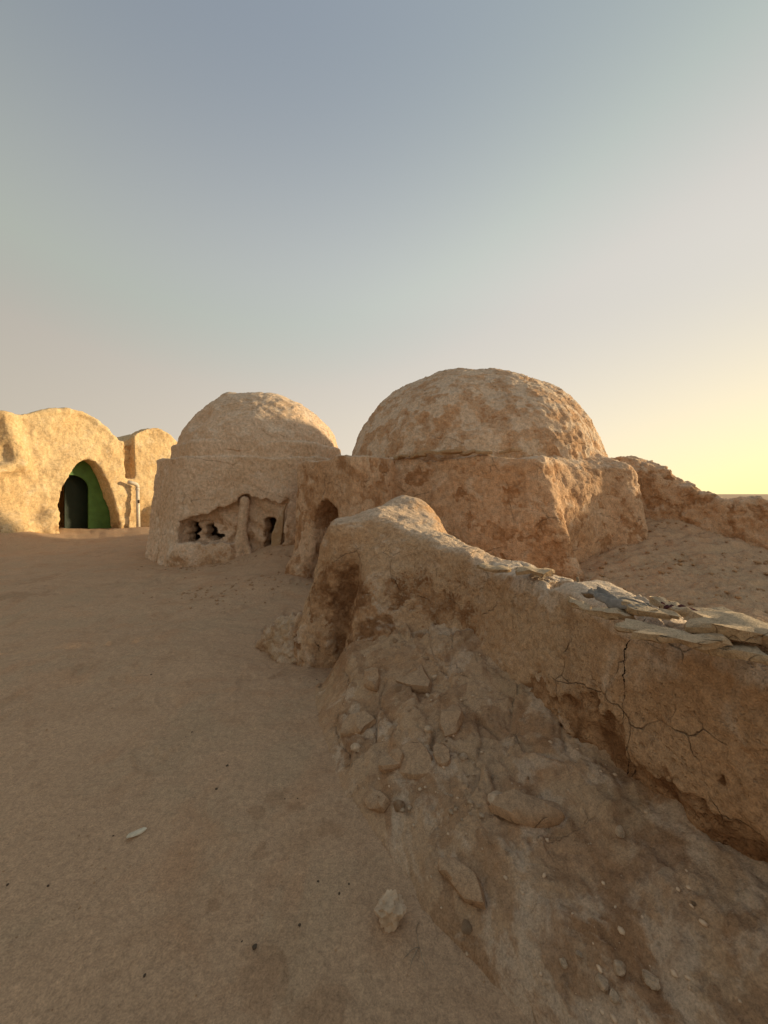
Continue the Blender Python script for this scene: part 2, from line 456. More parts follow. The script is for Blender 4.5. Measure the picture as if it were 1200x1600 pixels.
def wall_coord(x, y):
    """arc length along the near wall and signed distance from its centre line (+ = side of the path)"""
    best = np.full(np.shape(x), 1e9, np.float32); S = np.zeros(np.shape(x), np.float32); Qd = np.zeros(np.shape(x), np.float32)
    for i in range(len(CL) - 1):
        a, b = CL[i], CL[i + 1]; e = b - a; L = np.linalg.norm(e); e = e / L
        t = (x - a[0]) * e[0] + (y - a[1]) * e[1]
        tc = np.clip(t, 0, L)
        d = np.sqrt((x - a[0] - e[0] * tc) ** 2 + (y - a[1] - e[1] * tc) ** 2)
        side = np.sign(-(x - a[0]) * e[1] + (y - a[1]) * e[0])
        m = d < best
        best = np.where(m, d, best); S = np.where(m, CS[i] + tc, S); Qd = np.where(m, side * d, Qd)
    return S, Qd

def ground_base(x, y):
    g = 0.55 * np.exp(-0.5 * (((x + 1.9) / 1.0) ** 2 + ((y - 9.3) / 1.05) ** 2))
    g = g + 0.36 * sst(9.3, 14.0, y) * sst(2, -4, x)
    g = g + 0.95 * np.exp(-0.5 * (((x - 5.2) / 1.25) ** 2 + ((y - 7.8) / 1.1) ** 2))
    g = g + 0.38 * np.exp(-0.5 * (((x - 4.6) / 2.2) ** 2 + ((y - 5.3) / 1.5) ** 2)) * sst(1.6, 3.0, x)
    g = g + 0.10 * sst(1.2, 2.6, x) * sst(2.5, 4.0, y) * sst(14, 10, y)
    g = g + 0.16 * np.exp(-0.5 * (((x + 1.7) / 0.6) ** 2 + ((y - 6.7) / 0.5) ** 2))
    g = g + 0.35 * np.exp(-0.5 * (((x + 11.4) / 0.8) ** 2 + ((y - 11.5) / 0.6) ** 2))
    return g

def ground_h(x, y):
    x = np.atleast_1d(np.asarray(x, np.float32)); y = np.atleast_1d(np.asarray(y, np.float32))
    P = np.stack([x, y, np.zeros_like(x)], 1)
    g = ground_base(x, y)
    r = np.hypot(x, y)
    fade = sst(120, 30, r)
    g = g + fade * (0.08 * fbm(P, 0.5, 3) * sst(1.0, 5, r) + 0.016 * fbm(P, 2.2, 4, seed=2))
    Ps = P * np.array([0.6, 1.6, 1])
    g = g + 0.018 * fade * fbm(Ps, 3.0, 4, seed=5) * sst(1.5, 4.5, y) + 0.006 * fade * fbm(P, 11, 4, 0.6, seed=3)
    court = sst(1.7, 2.4, x) * sst(2.6, 3.3, y) * sst(9, 8, y) * sst(9, 7, x)
    f1, f2, rid, cd = worley(Ps, 3.2, 1)
    g = g + court * (0.055 * ridge(Ps, 2.2, 4, 4) * 0.6 + 0.06 * fbm(Ps, 5, 4, 0.6, seed=9) + 0.09 * np.maximum(0, 0.35 - f1) * (rid[:, 0] > 0.55))
    far = sst(60, 400, r)
    return g - 0.0 * far

# ground sheet: rings that widen with distance
ang = np.concatenate([np.radians(np.arange(-62, 62.01, 0.2)), np.radians(np.arange(66, 298, 5))])
rad = np.concatenate([[0.1, 0.4, 0.7], 0.9 * np.exp(np.linspace(0, math.log(14 / 0.9), 620)), 14 * np.exp(np.linspace(0, math.log(12000 / 14), 150))[1:]])
A, Rr = np.meshgrid(ang, rad, indexing='ij')
gx, gy = (np.sin(A) * Rr).ravel(), (np.cos(A) * Rr).ravel()
gz = ground_h(gx, gy)
_fr = random.Random(12); near = np.where((gy > 0.8) & (gy < 9) & (gx > -9) & (gx < 0.3))[0]
nxx, nyy = gx[near], gy[near]; dent = np.zeros(len(near))
for trk in range(9):                                        # old, half blown-in footprints
    fx, fy, fa = _fr.uniform(-4.5, -0.6), _fr.uniform(1.0, 3.0), _fr.uniform(-0.9, 0.5)
    for stp in range(11):
        fx += math.sin(fa) * 0.62; fy += math.cos(fa) * 0.62; fa += _fr.uniform(-.12, .12)
        sx_ = fx + (0.11 if stp % 2 else -0.11) * math.cos(fa); sy_ = fy - (0.11 if stp % 2 else -0.11) * math.sin(fa)
        lu = (nxx - sx_) * math.sin(fa) + (nyy - sy_) * math.cos(fa); lv = (nxx - sx_) * math.cos(fa) - (nyy - sy_) * math.sin(fa)
        rr = (lu / 0.15) ** 2 + (lv / 0.062) ** 2; dp = _fr.uniform(0.006, 0.022)
        dent += dp * (-np.exp(-rr ** 2) + 0.45 * np.exp(-((np.sqrt(rr) - 1.35) / 0.3) ** 2))
gz[near] += dent
gz[near] += 0.0010 * fbm(np.stack([nxx, nyy, 0 * nxx], 1), 45, 3, 0.7, seed=77)
na, nr = len(ang), len(rad)
ii, jj = np.meshgrid(np.arange(na), np.arange(nr - 1), indexing='ij')
i2 = (ii + 1) % na
gq = np.stack([ii * nr + jj, ii * nr + jj + 1, i2 * nr + jj + 1, i2 * nr + jj], -1).reshape(-1, 4)[:, ::-1]
gv = np.stack([gx, gy, gz], 1)
gv = np.concatenate([gv, [[0, 0, float(ground_h(0, 0)[0])]]])
stain = np.zeros(len(gv))
for sx, sy, sr in ((430, 1245, .11), (465, 1262, .09), (400, 1270, .07), (405, 1330, .06), (330, 1410, .06), (415, 1520, .12), (500, 1590, .12), (515, 1300, .06), (330, 1480, .08), (25, 930, .5), (60, 905, .5)):
    Yd = CAM_Z * 615 / (sy - 772); p = px(sx, sy, Yd)
    stain = np.maximum(stain, 0.55 * np.exp(-0.5 * ((gv[:, 0] - p[0]) ** 2 + (gv[:, 1] - p[1]) ** 2) / (sr * 0.8) ** 2))
ground = mesh_obj('ground', gv, gq, M_sand, attrs={'stain': stain}, kind='structure', label='pale brown desert sand plain with faint stains')

# ------------------------------------------------------------------ generic adobe displacement
def weather(V, Q, big=0.04, mid=0.015, small=0.006, flake=0.012, seed=0, bs=0.9):
    N = normals(V, Q)
    d = big * fbm(V, bs, 3, seed=seed) + mid * fbm(V, 4.0, 4, seed=seed + 1) + small * fbm(V, 17, 3, 0.6, seed=seed + 2)
    fl = fbm(V, 2.6, 5, 0.6, seed=seed + 3)
    d = d - flake * sst(0.12, 0.2, fl) - flake * 0.7 * sst(-0.25, -0.33, fl)
    f1, f2, rid, cd = worley(V, 9, seed)
    d = d - small * 1.2 * np.maximum(0, 0.35 - f1) / 0.35 * (rid[:, 1] > 0.55)
    return V + N * d[:, None].astype(np.float32), N, fl

def prism(x, y, z, poly, top, batter, k=0.08, rnd=0.2, bot=-0.6):
    V = np.array(poly, float); c = V.mean(0); R = np.linalg.norm(V - c, axis=1)[:, None]
    V = c + (V - c) * (1 - rnd * 1.1 / R)
    d2 = sd_poly(x, y, V) - rnd - batter * np.clip(top - z, 0, 6)
    return smax(smax(d2, z - top, k), bot - z, 0.05)


# ------------------------------------------------------------------ big dome house (right)
H3 = thing('dome_house', 'large weathered mud house with broad dome and small arched porch', 'house', (2.34, 9.3, 0))
P3 = [(0.0, 6.98), (2.2, 5.82), (4.68, 7.2), (5.65, 9.3), (5.0, 11.6), (2.3, 12.7), (-0.6, 11.6), (-1.2, 9.2)]
def top3(x, y): return 2.20 + 0.03 * np.sin(x * 2.1 + 0.6) + 0.02 * np.sin(x * 5.3)
def f_wall3(x, y, z):
    d = prism(x, y, z, P3, top3(x, y) - 0.14 * sst(2.4, 3.2, x), 0.045, 0.05 + 0.35 * sst(2.4, 3.2, x), 0.40)
    d = smin(d, sd_cap(x, y, z, (2.32, 5.98, 1.95), (2.75, 5.72, -0.1), 0.12, 0.34), 0.25)      # corner buttress
    d = smin(d, sd_cap(x, y, z, (4.2, 7.0, 1.9), (4.35, 6.75, 0.2), 0.2, 0.3), 0.45)
    d = smin(d, sd_ell(x, y, z, (2.03, 9.3, 2.08), (2.68, 2.68, 2.22)), 0.02 + 0.60 * sst(2.3, 3.0, x))
    d = smax(d, -sd_ell(x, y, z, (2.95, 5.85, 1.95), (0.32, 0.2, 0.25)), 0.12)
    return d
V, Q = sdf_mesh(f_wall3, (-1.7, 5.2, -0.4), (6.6, 13.2, 2.6), 0.038)
V, N, fl = weather(V, Q, 0.06, 0.022, 0.012, 0.018, 1)
mud = sst(0.35, 0.0, V[:, 2] / 2.2) * 0.55 + 0.55 * sst(0.15, 0.3, fl) + 0.25 * sst(1.2, 0.3, V[:, 2]) + 0.1
mesh_obj('wall', V, Q, M_house, H3, {'mud': mud, 'pale': 0.5 * sst(1.85, 2.1, V[:, 2])})
def f_dome3(x, y, z):
    cx, cy = x - 2.03, y - 9.3
    a = np.arctan2(cx, -cy)
    d = sd_ell(x, y, z, (2.03, 9.3, 2.06), (2.82, 2.82, 2.37))
    rib = 0.09 * np.abs(np.sin(a * 4.0 + 0.2)) * sst(4.55, 3.9, z)
    d = d + 0.05 - rib
    d = smin(d, sd_cap(x, y, z, (2.25, 9.0, 4.36), (2.22, 6.62, 2.30), 0.06, 0.12), 0.2)       # ridge from the crown
    d = smax(d, -sd_ell(x, y, z, (3.25, 6.35, 2.95), (0.42, 0.32, 0.42)), 0.3)                 # hollow
    d = smax(d, -sd_ell(x, y, z, (1.3, 6.5, 3.4), (0.5, 0.3, 0.6)), 0.3)
    return smax(d, 2.02 - z, 0.03)
V, Q = sdf_mesh(f_dome3, (-1.2, 5.5, 1.9), (6.1, 12.7, 4.8), 0.036)
V, N, fl = weather(V, Q, 0.06, 0.020, 0.012, 0.020, 2)
mesh_obj('dome', V, Q, M_house, H3, {'mud': 0.5 * sst(0.1, 0.3, fl), 'pale': 0.40 * sst(0.0, -0.25, fl) + 0.42}, label='broad ribbed mud dome with flaking plaster')

# porch with arch
L_, K_ = np.array([-1.64, 7.42]), np.array([-0.50, 6.10])
ud = (K_ - L_) / np.linalg.norm(K_ - L_); nd = np.array([ud[1], -ud[0]])                        # nd points outwards (front left)
if nd[1] > 0: nd = -nd
PP = [tuple(L_), tuple(K_), (0.25, 6.98), (0.9, 8.2), (-0.4, 9.4), (-1.5, 9.0)]
AC = L_ + (K_ - L_) * 0.60
def f_porch(x, y, z):
    u = (x - AC[0]) * ud[0] + (y - AC[1]) * ud[1]; v = (x - AC[0]) * nd[0] + (y - AC[1]) * nd[1]
    top = 2.20 + 0.05 * sst(0.0, 0.7, u) + 0.025 * np.sin(u * 6)
    d = prism(x, y, z, PP, top, 0.03, 0.05, 0.05)
    foot = sd_ell(x, y, z, (-1.45, 7.15, 0.0), (0.36, 0.34, 0.55)); d = smin(d, foot, 0.3)
    zz = z
    arch = np.where(zz < 1.1, np.abs(u) - 0.40, np.sqrt(u * u + ((zz - 1.1) * 1.0) ** 2) - 0.40)
    hole = smax(smax(arch, v - 0.8, 0.03), -v - 0.85, 0.1)
    return smax(d, -hole, 0.05)
V, Q = sdf_mesh(f_porch, (-2.3, 5.9, -0.4), (1.1, 9.6, 2.5), 0.03)
V, N, fl = weather(V, Q, 0.03, 0.018, 0.010, 0.014, 3)
mud = 0.35 * sst(0.1, 0.25, fl) + 0.5 * sst(0.5, -0.2, V[:, 2]) + 0.24
mesh_obj('porch', V, Q, M_house, H3, {'mud': mud, 'pale': np.zeros(len(V))}, label='square mud porch with small arched opening')

# loose plaster pieces lying along the roof edge
def slab_mesh(seed, lx, ly, th, n=9, rough=0.12, lay=1):
    r = random.Random(seed); bm = bmesh.new()
    pts = []
    for i in range(n):
        a = 2 * math.pi * (i + r.uniform(-0.3, 0.3)) / n; k = 1 - r.uniform(0, 0.42)
        pts.append((math.cos(a) * lx * 0.5 * k, math.sin(a) * ly * 0.5 * k))
    rings = [(0.93, -th * 0.5), (1.0, -th * 0.25), (1.0, th * 0.2), (0.93, th * 0.5), (0.55, th * 0.62)]
    vv = [[bm.verts.new((x * s + r.uniform(-1, 1) * rough * th, y * s + r.uniform(-1, 1) * rough * th, z + r.uniform(-1, 1) * rough * th + 0.25 * th * math.sin(x * 9 / lx + seed))) for x, y in pts] for s, z in rings]
    for q in range(len(rings) - 1):
        for i in range(n):
            bm.faces.new((vv[q][i], vv[q][(i + 1) % n], vv[q + 1][(i + 1) % n], vv[q + 1][i]))
    bm.faces.new(vv[-1]); bm.faces.new(vv[0][::-1])
    bmesh.ops.triangulate(bm, faces=[f for f in bm.faces if len(f.verts) > 4])
    me = bpy.data.meshes.new('slab'); bm.to_mesh(me); bm.free()
    me.polygons.foreach_set('use_smooth', np.ones(len(me.polygons), bool))
    me.set_sharp_from_angle(angle=math.radians(38))
    return me
def put(name, me, mat, loc, rot=(0, 0, 0), parent=None, scale=(1, 1, 1), **props):
    if not me.materials: me.materials.append(mat)
    o = bpy.data.objects.new(name, me); COL.objects.link(o)
    if parent: o.parent = parent
    o.location = Vector(loc) - parent_world(parent); o.rotation_euler = rot; o.scale = scale
    return setp(o, **props)
r = random.Random(4)
for i, xx in enumerate((632, 660, 690, 712, 735, 760, 795)):
    s = (xx - 604) / (830 - 604.0); X, Y = 0.0 + 2.2 * s + 0.05, 6.98 - 1.16 * s + 0.0
    big = 1.9 if 680 < xx < 720 else 1.2
    put('plaster_flake', slab_mesh(20 + i, 0.34 * big, 0.2, 0.05, 8), M_slab, (X, Y - 0.02, 2.255 + 0.03 * (big > 1.5)), (r.uniform(-.15, .15), r.uniform(-.15, .15), -0.5 + r.uniform(-.3, .3)), H3)

# ------------------------------------------------------------------ middle house with the broken front
H2 = thing('dome_house', 'mid-sized mud house with stepped dome and broken-out lower front wall', 'house', (-3.5, 11.3, 0.1))
P2 = [(-4.62, 8.82), (-2.0, 8.92), (-1.3, 9.6), (-0.9, 11.0), (-1.1, 12.5), (-2.4, 13.4), (-4.7, 13.4), (-5.9, 12.3), (-5.85, 10.1)]
YF = 8.86
def fpx(x, y): p = px(x, y, YF); return (p[0], p[2])
REC = [fpx(*p) for p in ((287, 812), (310, 807), (342, 797), (372, 785), (384, 771), (410, 781), (436, 786), (451, 781), (450, 800), (442, 856), (415, 862), (372, 868), (371, 846), (340, 846), (290, 848))]
def f_wall2(x, y, z):
    d = prism(x, y, z, P2, 2.46 + 0.02 * np.sin(x * 3.1), 0.12, 0.05, 0.5)
    tier = [(-3.5 + (a + 3.5) * 0.88, 11.3 + (b - 11.3) * 0.88) for a, b in P2]
    d = smin(d, prism(x, y, z, tier, 2.88, 0.05, 0.12, 0.3), 0.05)
    rec = sd_poly(x, z, REC) + 0.022 * np.sin(x * 11 + z * 5 + 1) + 0.014 * np.sin(x * 27 - z * 17) + 0.007 * np.sin(x * 73 + z * 31)
    d = smax(d, -smax(rec, y - 8.95 + 0.04 * np.sin(x * 9 + z * 14), 0.02), 0.012)                                              # broken-out bay
    d = smin(d, sd_ell(x, y, z, (-4.42, 8.72, 0.18), (0.42, 0.26, 0.40)), 0.06)                 # swollen foot
    d = smin(d, sd_cap(x, y, z, (-3.95, 8.80, 0.1), (-3.35, 8.84, 0.32), 0.16, 0.22), 0.05)
    rg = 0.025 * np.sin(x * 19 + z * 13) + 0.02 * np.sin(z * 37 - x * 15) + 0.01 * np.sin(x * 67 + z * 53)
    w = sd_box(x, y, z, (-4.36, 9.1, 0.74), (0.10, 0.5, 0.24), 0.0, 0.05) + rg                  # two ragged holes
    w = np.minimum(w, sd_box(x, y, z, (-3.95, 9.1, 0.73), (0.13, 0.5, 0.15), 0, 0.05) + rg)
    w = np.minimum(w, sd_box(x, y, z, (-3.76, 9.0, 0.64), (0.14, 0.4, 0.04), 0, 0.03) + rg)
    w = np.minimum(w, sd_box(x, y, z, (-4.16, 8.9, 0.76), (0.28, 0.16, 0.22), 0, 0.05) + rg)
    d = smax(d, -w, 0.02)
    d = smax(d, -sd_box(x, y, z, (-2.58, 9.2, 0.72), (0.13, 0.7, 0.36), 0, 0.08) - 0.02 * np.sin(z * 23 + x * 9), 0.02)         # dark doorway
    d = smax(d, -sd_box(x, y, z, (-3.3, 10.4, 1.0), (1.9, 1.0, 0.9), 0, 0.05), 0.03)            # hollow room
    return d
V, Q = sdf_mesh(f_wall2, (-6.6, 8.2, -0.4), (-0.3, 14.4, 3.1), 0.034)
V, N, fl = weather(V, Q, 0.05, 0.02, 0.010, 0.014, 4)
mud = 0.4 * sst(0.12, 0.3, fl) + 0.35 * sst(0.6, 0.0, V[:, 2]) + 0.35 * sst(1.3, 0.7, V[:, 2]) * sst(-4.2, -3.9, V[:, 0])
mesh_obj('wall', V, Q, M_drum, H2, {'mud': mud, 'pale': 0.5 * sst(-4.2, -4.7, V[:, 0]) * sst(1.5, 0.8, V[:, 2])})
def f_dome2(x, y, z):
    d = sd_ell(x, y, z, (-3.5, 11.3, 2.5), (2.2, 2.2, 1.93))
    d = smin(d, sd_cap(x, y, z, (-4.1, 10.6, 4.15), (-4.05, 9.4, 2.95), 0.14, 0.2), 0.2)
    d = smax(d, -sd_ell(x, y, z, (-4.72, 9.62, 3.62), (0.50, 0.45, 0.45)), 0.12)
    return smax(d, 2.6 - z, 0.03)
V, Q = sdf_mesh(f_dome2, (-6, 8.9, 2.5), (-1.1, 13.7, 4.7), 0.038)
V, N, fl = weather(V, Q, 0.07, 0.018, 0.009, 0.018, 5)
mesh_obj('dome', V, Q, M_drum, H2, {'mud': 0.4 * sst(0.12, 0.3, fl), 'pale': 0.25 * sst(0.0, -0.3, fl) + 0.25})
# broken plaster pillar, leaning flap and inner slab in the bay
def sdf_part(name, fn, lo, hi, h, mat, parent, seed, w=(0.02, 0.012, 0.006, 0.006), **props):
    V, Q = sdf_mesh(fn, lo, hi, h); V, N, fl = weather(V, Q, *w, seed)
    return mesh_obj(name, V, Q, mat, parent, {'mud': 0.3 * sst(0.1, 0.3, fl), 'pale': 0.3 * sst(0, -0.3, fl)}, **props)
sdf_part('pillar', lambda x, y, z: smin(sd_cap(x, y, z, (-3.13, 8.86, 1.45), (-3.26, 8.80, 0.0), 0.11, 0.16), sd_cap(x, y, z, (-3.2, 8.86, 0.85), (-2.98, 8.78, 0.2), 0.06, 0.07), 0.05),
         (-3.6, 8.5, -0.2), (-2.7, 9.2, 1.7), 0.022, M_drum, H2, 6, label='broken plaster pillar in the bay')
flap = [fpx(*p) for p in ((450, 786), (446, 800), (443, 830), (438, 858), (424, 858), (426, 834), (436, 812))]
sdf_part('wall_flap', lambda x, y, z: smax(sd_poly(x, z, flap) - 0.01, np.abs(y - 8.80 + 0.12 * (z - 0.9)) - 0.06, 0.02),
         (-2.9, 8.4, 0.0), (-1.9, 9.2, 1.6), 0.02, M_slab, H2, 7, label='torn plaster flap beside the dark doorway')

# ------------------------------------------------------------------ left house with vaults and green doorway
O1 = np.array([-10.5, 13.9]); U1 = np.array([0.5, 0.866]); N1 = np.array([0.866, -0.5]); Z1 = 0.36
def loc1(x, y): return (x - O1[0]) * U1[0] + (y - O1[1]) * U1[1], (x - O1[0]) * N1[0] + (y - O1[1]) * N1[1]
def w1(u, v, z): p = O1 + U1 * u + N1 * v; return (p[0], p[1], z)
H1 = thing('vaulted_house', 'sunlit cream mud house with barrel vaults and pointed arch doorway', 'house', (O1[0] - 1.5, O1[1] + 1, 0.2))
HU = np.array([-8, -6.2, -4.4, -3.4, -2.5, -1.9, -1.2, -0.5, 0.1, 0.6, 1.05, 1.35, 1.8, 2.35, 2.9, 3.4, 4.0, 6.0])
HZ = np.array([3.6, 4.2, 3.8, 4.0, 4.02, 3.98, 4.32, 4.50, 4.42, 4.05, 3.62, 3.55, 4.05, 4.32, 4.15, 3.8, 3.5, 3.5])
def h1(u):
    a = 0
    for o in (-0.2, -0.1, 0, 0.1, 0.2): a = a + np.interp(u + o, HU, HZ)
    return (a / 5).astype(np.float32)
def f_house1(x, y, z):
    u, v = loc1(x, y); zz = z - Z1; H = h1(u)
    bat = 0.06 * (4 - z)
    fac = smax(smax(z - H, v - bat, 0.1), -v - 0.55, 0.06)
    body = smax(smax(z - H + 0.16, v + 0.3, 0.05), -v - 6.5, 0.1)
    rim = smax(smax(smax(z - H - 0.05, H - 0.12 - z, 0.04), v - 0.02, 0.04), -v - 0.4, 0.05)
    d = smin(np.minimum(fac, body), rim, 0.05)
    d = smax(d, np.abs(u + 1.5) - 5.8, 0.1)
    # fin-like buttress and swollen foot on the left
    fin = sd_cap(x, y, z, w1(-2.15, 0.05, 3.95), w1(-1.85, 0.2, 2.5), 0.10, 0.16)
    fin = smin(fin, sd_cap(x, y, z, w1(-1.85, 0.2, 2.5), w1(-3.2, 0.5, 2.0), 0.15, 0.2), 0.2)
    d = smin(d, fin, 0.35)
    d = smin(d, sd_ell(x, y, z, w1(-2.2, 0.2, 0.25), (0.7, 0.7, 0.75)), 0.5)
    d = smin(d, sd_ell(x, y, z, w1(-1.15, 0.2, 0.3), (0.45, 0.4, 0.7)), 0.3)
    d = smin(d, sd_ell(x, y, z, w1(2.4, 0.25, 0.3), (0.6, 0.6, 0.9)), 0.3)
    # drip channel
    d = smax(d, -smax(smax(np.abs(u - 1.42) - 0.15, 2.25 - z, 0.05), -v - 0.22, 0.05), 0.05)
    # pointed arch
    hw = 0.99 * np.sqrt(np.clip(1 - np.clip(zz / 2.5, 0, 1.2) ** 1.75, 1e-3, 1)) * (1 - 0.16 * np.clip(zz / 2.5, 0, 1))
    arch = (np.abs(u) - hw) * 0.75
    arch = smax(arch, zz - 2.47, 0.08)
    hole = smax(arch, -v - 0.62, 0.02)
    room = sd_box(u, v, zz, (-0.1, -2.0, 0.8), (1.6, 1.46, 1.6), 0, 0.1)
    d = smax(d, -hole, 0.04)
    d = smax(d, -room, 0.02)
    low = smax(smax(np.abs(u + 0.23) - 0.66, zz - 2.1, 0.03), np.abs(v + 0.5) - 0.5, 0.03)
    d = smax(d, -low, 0.02)
    return smax(d, -0.5 - z, 0.05)
V, Q = sdf_mesh(f_house1, (-19.5, 8.0, -0.4), (-6.0, 21.0, 4.9), 0.05)
V, N, fl = weather(V, Q, 0.09, 0.022, 0.006, 0.014, 9)
uu, vv_ = loc1(V[:, 0], V[:, 1])
mud = 0.35 * sst(0.12, 0.3, fl) + 0.4 * sst(1.0, 0.2, V[:, 2]) + 0.5 * (np.abs(uu - 1.42) < 0.17) * (V[:, 2] > 2.2) * (V[:, 2] < 3.5)  # last term paints the shade of the recessed channel brown
mesh_obj('wall', V, Q, M_left, H1, {'mud': mud, 'pale': 0.1 + 0 * mud})
# green door surround: arched panel with an arched opening
def extr(name, outer, hole, v0, v1, mat, parent, **props):
    """plate in the facade plane: outline (u, z) with an optional hole, between depths v0 and v1"""
    bm = bmesh.new()
    rings = []
    for v in (v0, v1):
        rings.append([[bm.verts.new(w1(u, v, z + Z1)) for u, z in loop] for loop in ([outer] + ([hole] if hole else []))])
    for li in range(len(rings[0])):
        n = len(rings[0][li])
        for i in range(n):
            bm.faces.new((rings[0][li][i], rings[0][li][(i + 1) % n], rings[1][li][(i + 1) % n], rings[1][li][i]))
    for s in (0, 1):
        es = []
        for loop in rings[s]:
            for i in range(len(loop)):
                es.append(bm.edges.get((loop[i], loop[(i + 1) % len(loop)])))
        bmesh.ops.triangle_fill(bm, use_beauty=True, use_dissolve=False, edges=es)
    bmesh.ops.recalc_face_normals(bm, faces=bm.faces)
    V = np.array([v.co[:] for v in bm.verts]); bm.verts.index_update(); Fc = [[v.index for v in f.verts] for f in bm.faces]; bm.free()
    return mesh_obj(name, V, Fc, mat, parent, smooth=False, **props)
def archline(c, hw, spring, rise, n=14, z0=-0.3):
    pts = [(c - hw, z0)]
    for i in range(n + 1):
        a = math.pi * (1 - i / n); pts.append((c + hw * math.cos(a), spring + rise * math.sin(a)))
    return pts + [(c + hw, z0)]
extr('door_frame', archline(0.0, 1.06, 0.4, 2.12, 18), archline(-0.23, 0.52, 1.42, 0.50, 16, -0.2), -0.60, -0.54, M_green, H1, label='green painted door surround with arched opening')
leaf = extr('door', [(-0.30, -0.3), (0.62, -0.3), (0.62, 2.15), (-0.30, 2.15)], None, -0.95, -0.90, M_greend, H1, label='dark green door leaf standing ajar inside')
extr('door_rail', [(0.30, 0.72), (0.66, 0.72), (0.66, 0.75), (0.30, 0.75)], None, -0.55, -0.525, M_green, H1)
extr('door_rail', [(0.30, 0.80), (0.66, 0.80), (0.66, 0.83), (0.30, 0.83)], None, -0.55, -0.525, M_green, H1)

# white drain pipe with elbow
def tube(pts, rad, n=14, cap=True):
    pts = [np.array(p, float) for p in pts]; V = []; Fc = []
    if np.isscalar(rad): rad = [rad] * len(pts)
    for i, p in enumerate(pts):
        t = pts[min(i + 1, len(pts) - 1)] - pts[max(i - 1, 0)]; t /= np.linalg.norm(t)
        a = np.cross(t, [0.3, 0.9, 0.2]); a /= np.linalg.norm(a); b = np.cross(t, a)
        for k in range(n):
            th = 2 * math.pi * k / n; V.append(p + rad[i] * (math.cos(th) * a + math.sin(th) * b))
    for i in range(len(pts) - 1):
        for k in range(n):
            Fc.append([i * n + k, i * n + (k + 1) % n, (i + 1) * n + (k + 1) % n, (i + 1) * n + k])
    if cap: Fc.append(list(range(n))[::-1]); Fc.append([(len(pts) - 1) * n + k for k in range(n)])
    return np.array(V), Fc
pb = w1(1.49, 0.50, 0.0); gb = float(ground_h(pb[0], pb[1])[0])
PIPE = thing('drain_pipe', 'white plastic pipe with elbow standing against the cream facade', 'pipe', (pb[0], pb[1], gb))
top = np.array(w1(1.56, 0.30, 1.96)); bot = np.array([pb[0], pb[1], gb - 0.05])
mid = bot + (top - bot) * 0.93
V, Fc = tube([bot, bot + (mid - bot) * 0.5, mid], [0.068, 0.064, 0.062]); mesh_obj('pipe', V, Fc, M_pipe, PIPE)
V, Fc = tube([mid - (top - mid) * 0.8, mid - (top - mid) * 0.2], 0.074); mesh_obj('socket', V, Fc, M_pipe, PIPE)
el = [mid]
dl = np.array([-U1[0] * 1.0, -U1[1] * 1.0, 0.12]); dl = dl / np.linalg.norm(dl)
el = [mid - (top - mid) * 0.1, mid + (top - mid) * 0.55, top + dl * 0.04, top + dl * 0.12 + np.array([0, 0, 0.03]), top + dl * 0.34 + np.array([0, 0, 0.05])]
V, Fc = tube(el, [0.066, 0.070, 0.072, 0.070, 0.068]); mesh_obj('elbow', V, Fc, M_pipe, PIPE)
V, Fc = tube([mid * 0.62 + bot * 0.38 + np.array([0.05, -0.03, 0]), mid * 0.70 + bot * 0.30 + np.array([0.055, -0.035, 0])], 0.035); mesh_obj('bracket', V, Fc, M_dark, PIPE)

# ------------------------------------------------------------------ courtyard wall on the right
CW = thing('courtyard_wall', 'low eroded mud wall sloping down from the large dome house', 'wall', (5.8, 7.1, 0.3))
cw = [(4.6, 7.75, 2.2), (5.2, 7.45, 2.08), (5.75, 7.15, 1.70), (6.1, 6.95, 1.52), (6.5, 6.75, 1.46), (7.0, 6.5, 1.42), (9.5, 5.6, 1.35)]
def f_cw(x, y, z):
    best = np.full(np.shape(x), 1e9, np.float32); H = np.zeros(np.shape(x), np.float32)
    for a, b in zip(cw[:-1], cw[1:]):
        ex, ey = b[0] - a[0], b[1] - a[1]; t = np.clip(((x - a[0]) * ex + (y - a[1]) * ey) / (ex * ex + ey * ey), 0, 1)
        d = np.hypot(x - a[0] - ex * t, y - a[1] - ey * t); m = d < best
        best = np.where(m, d, best); H = np.where(m, a[2] + (b[2] - a[2]) * t, H)
    H = H + 0.05 * np.sin(x * 5.1) + 0.03 * np.sin(x * 11 + 1)
    return smin(smax(best - 0.20 - 0.10 * np.clip(H - z, 0, 3), z - H, 0.2), sd_ell(x, y, z, (4.75, 7.75, 1.85), (0.55, 0.55, 0.42)), 0.3)
V, Q = sdf_mesh(f_cw, (4.0, 4.9, -0.3), (10.0, 8.4, 2.5), 0.035)
V, N, fl = weather(V, Q, 0.09, 0.05, 0.016, 0.03, 11, 1.6)
mesh_obj('wall_body', V, Q, M_house, CW, {'mud': 0.4 * sst(0.1, 0.3, fl) + 0.42, 'pale': np.zeros(len(V))})  # constant mud offset paints this wall's shade into its colour

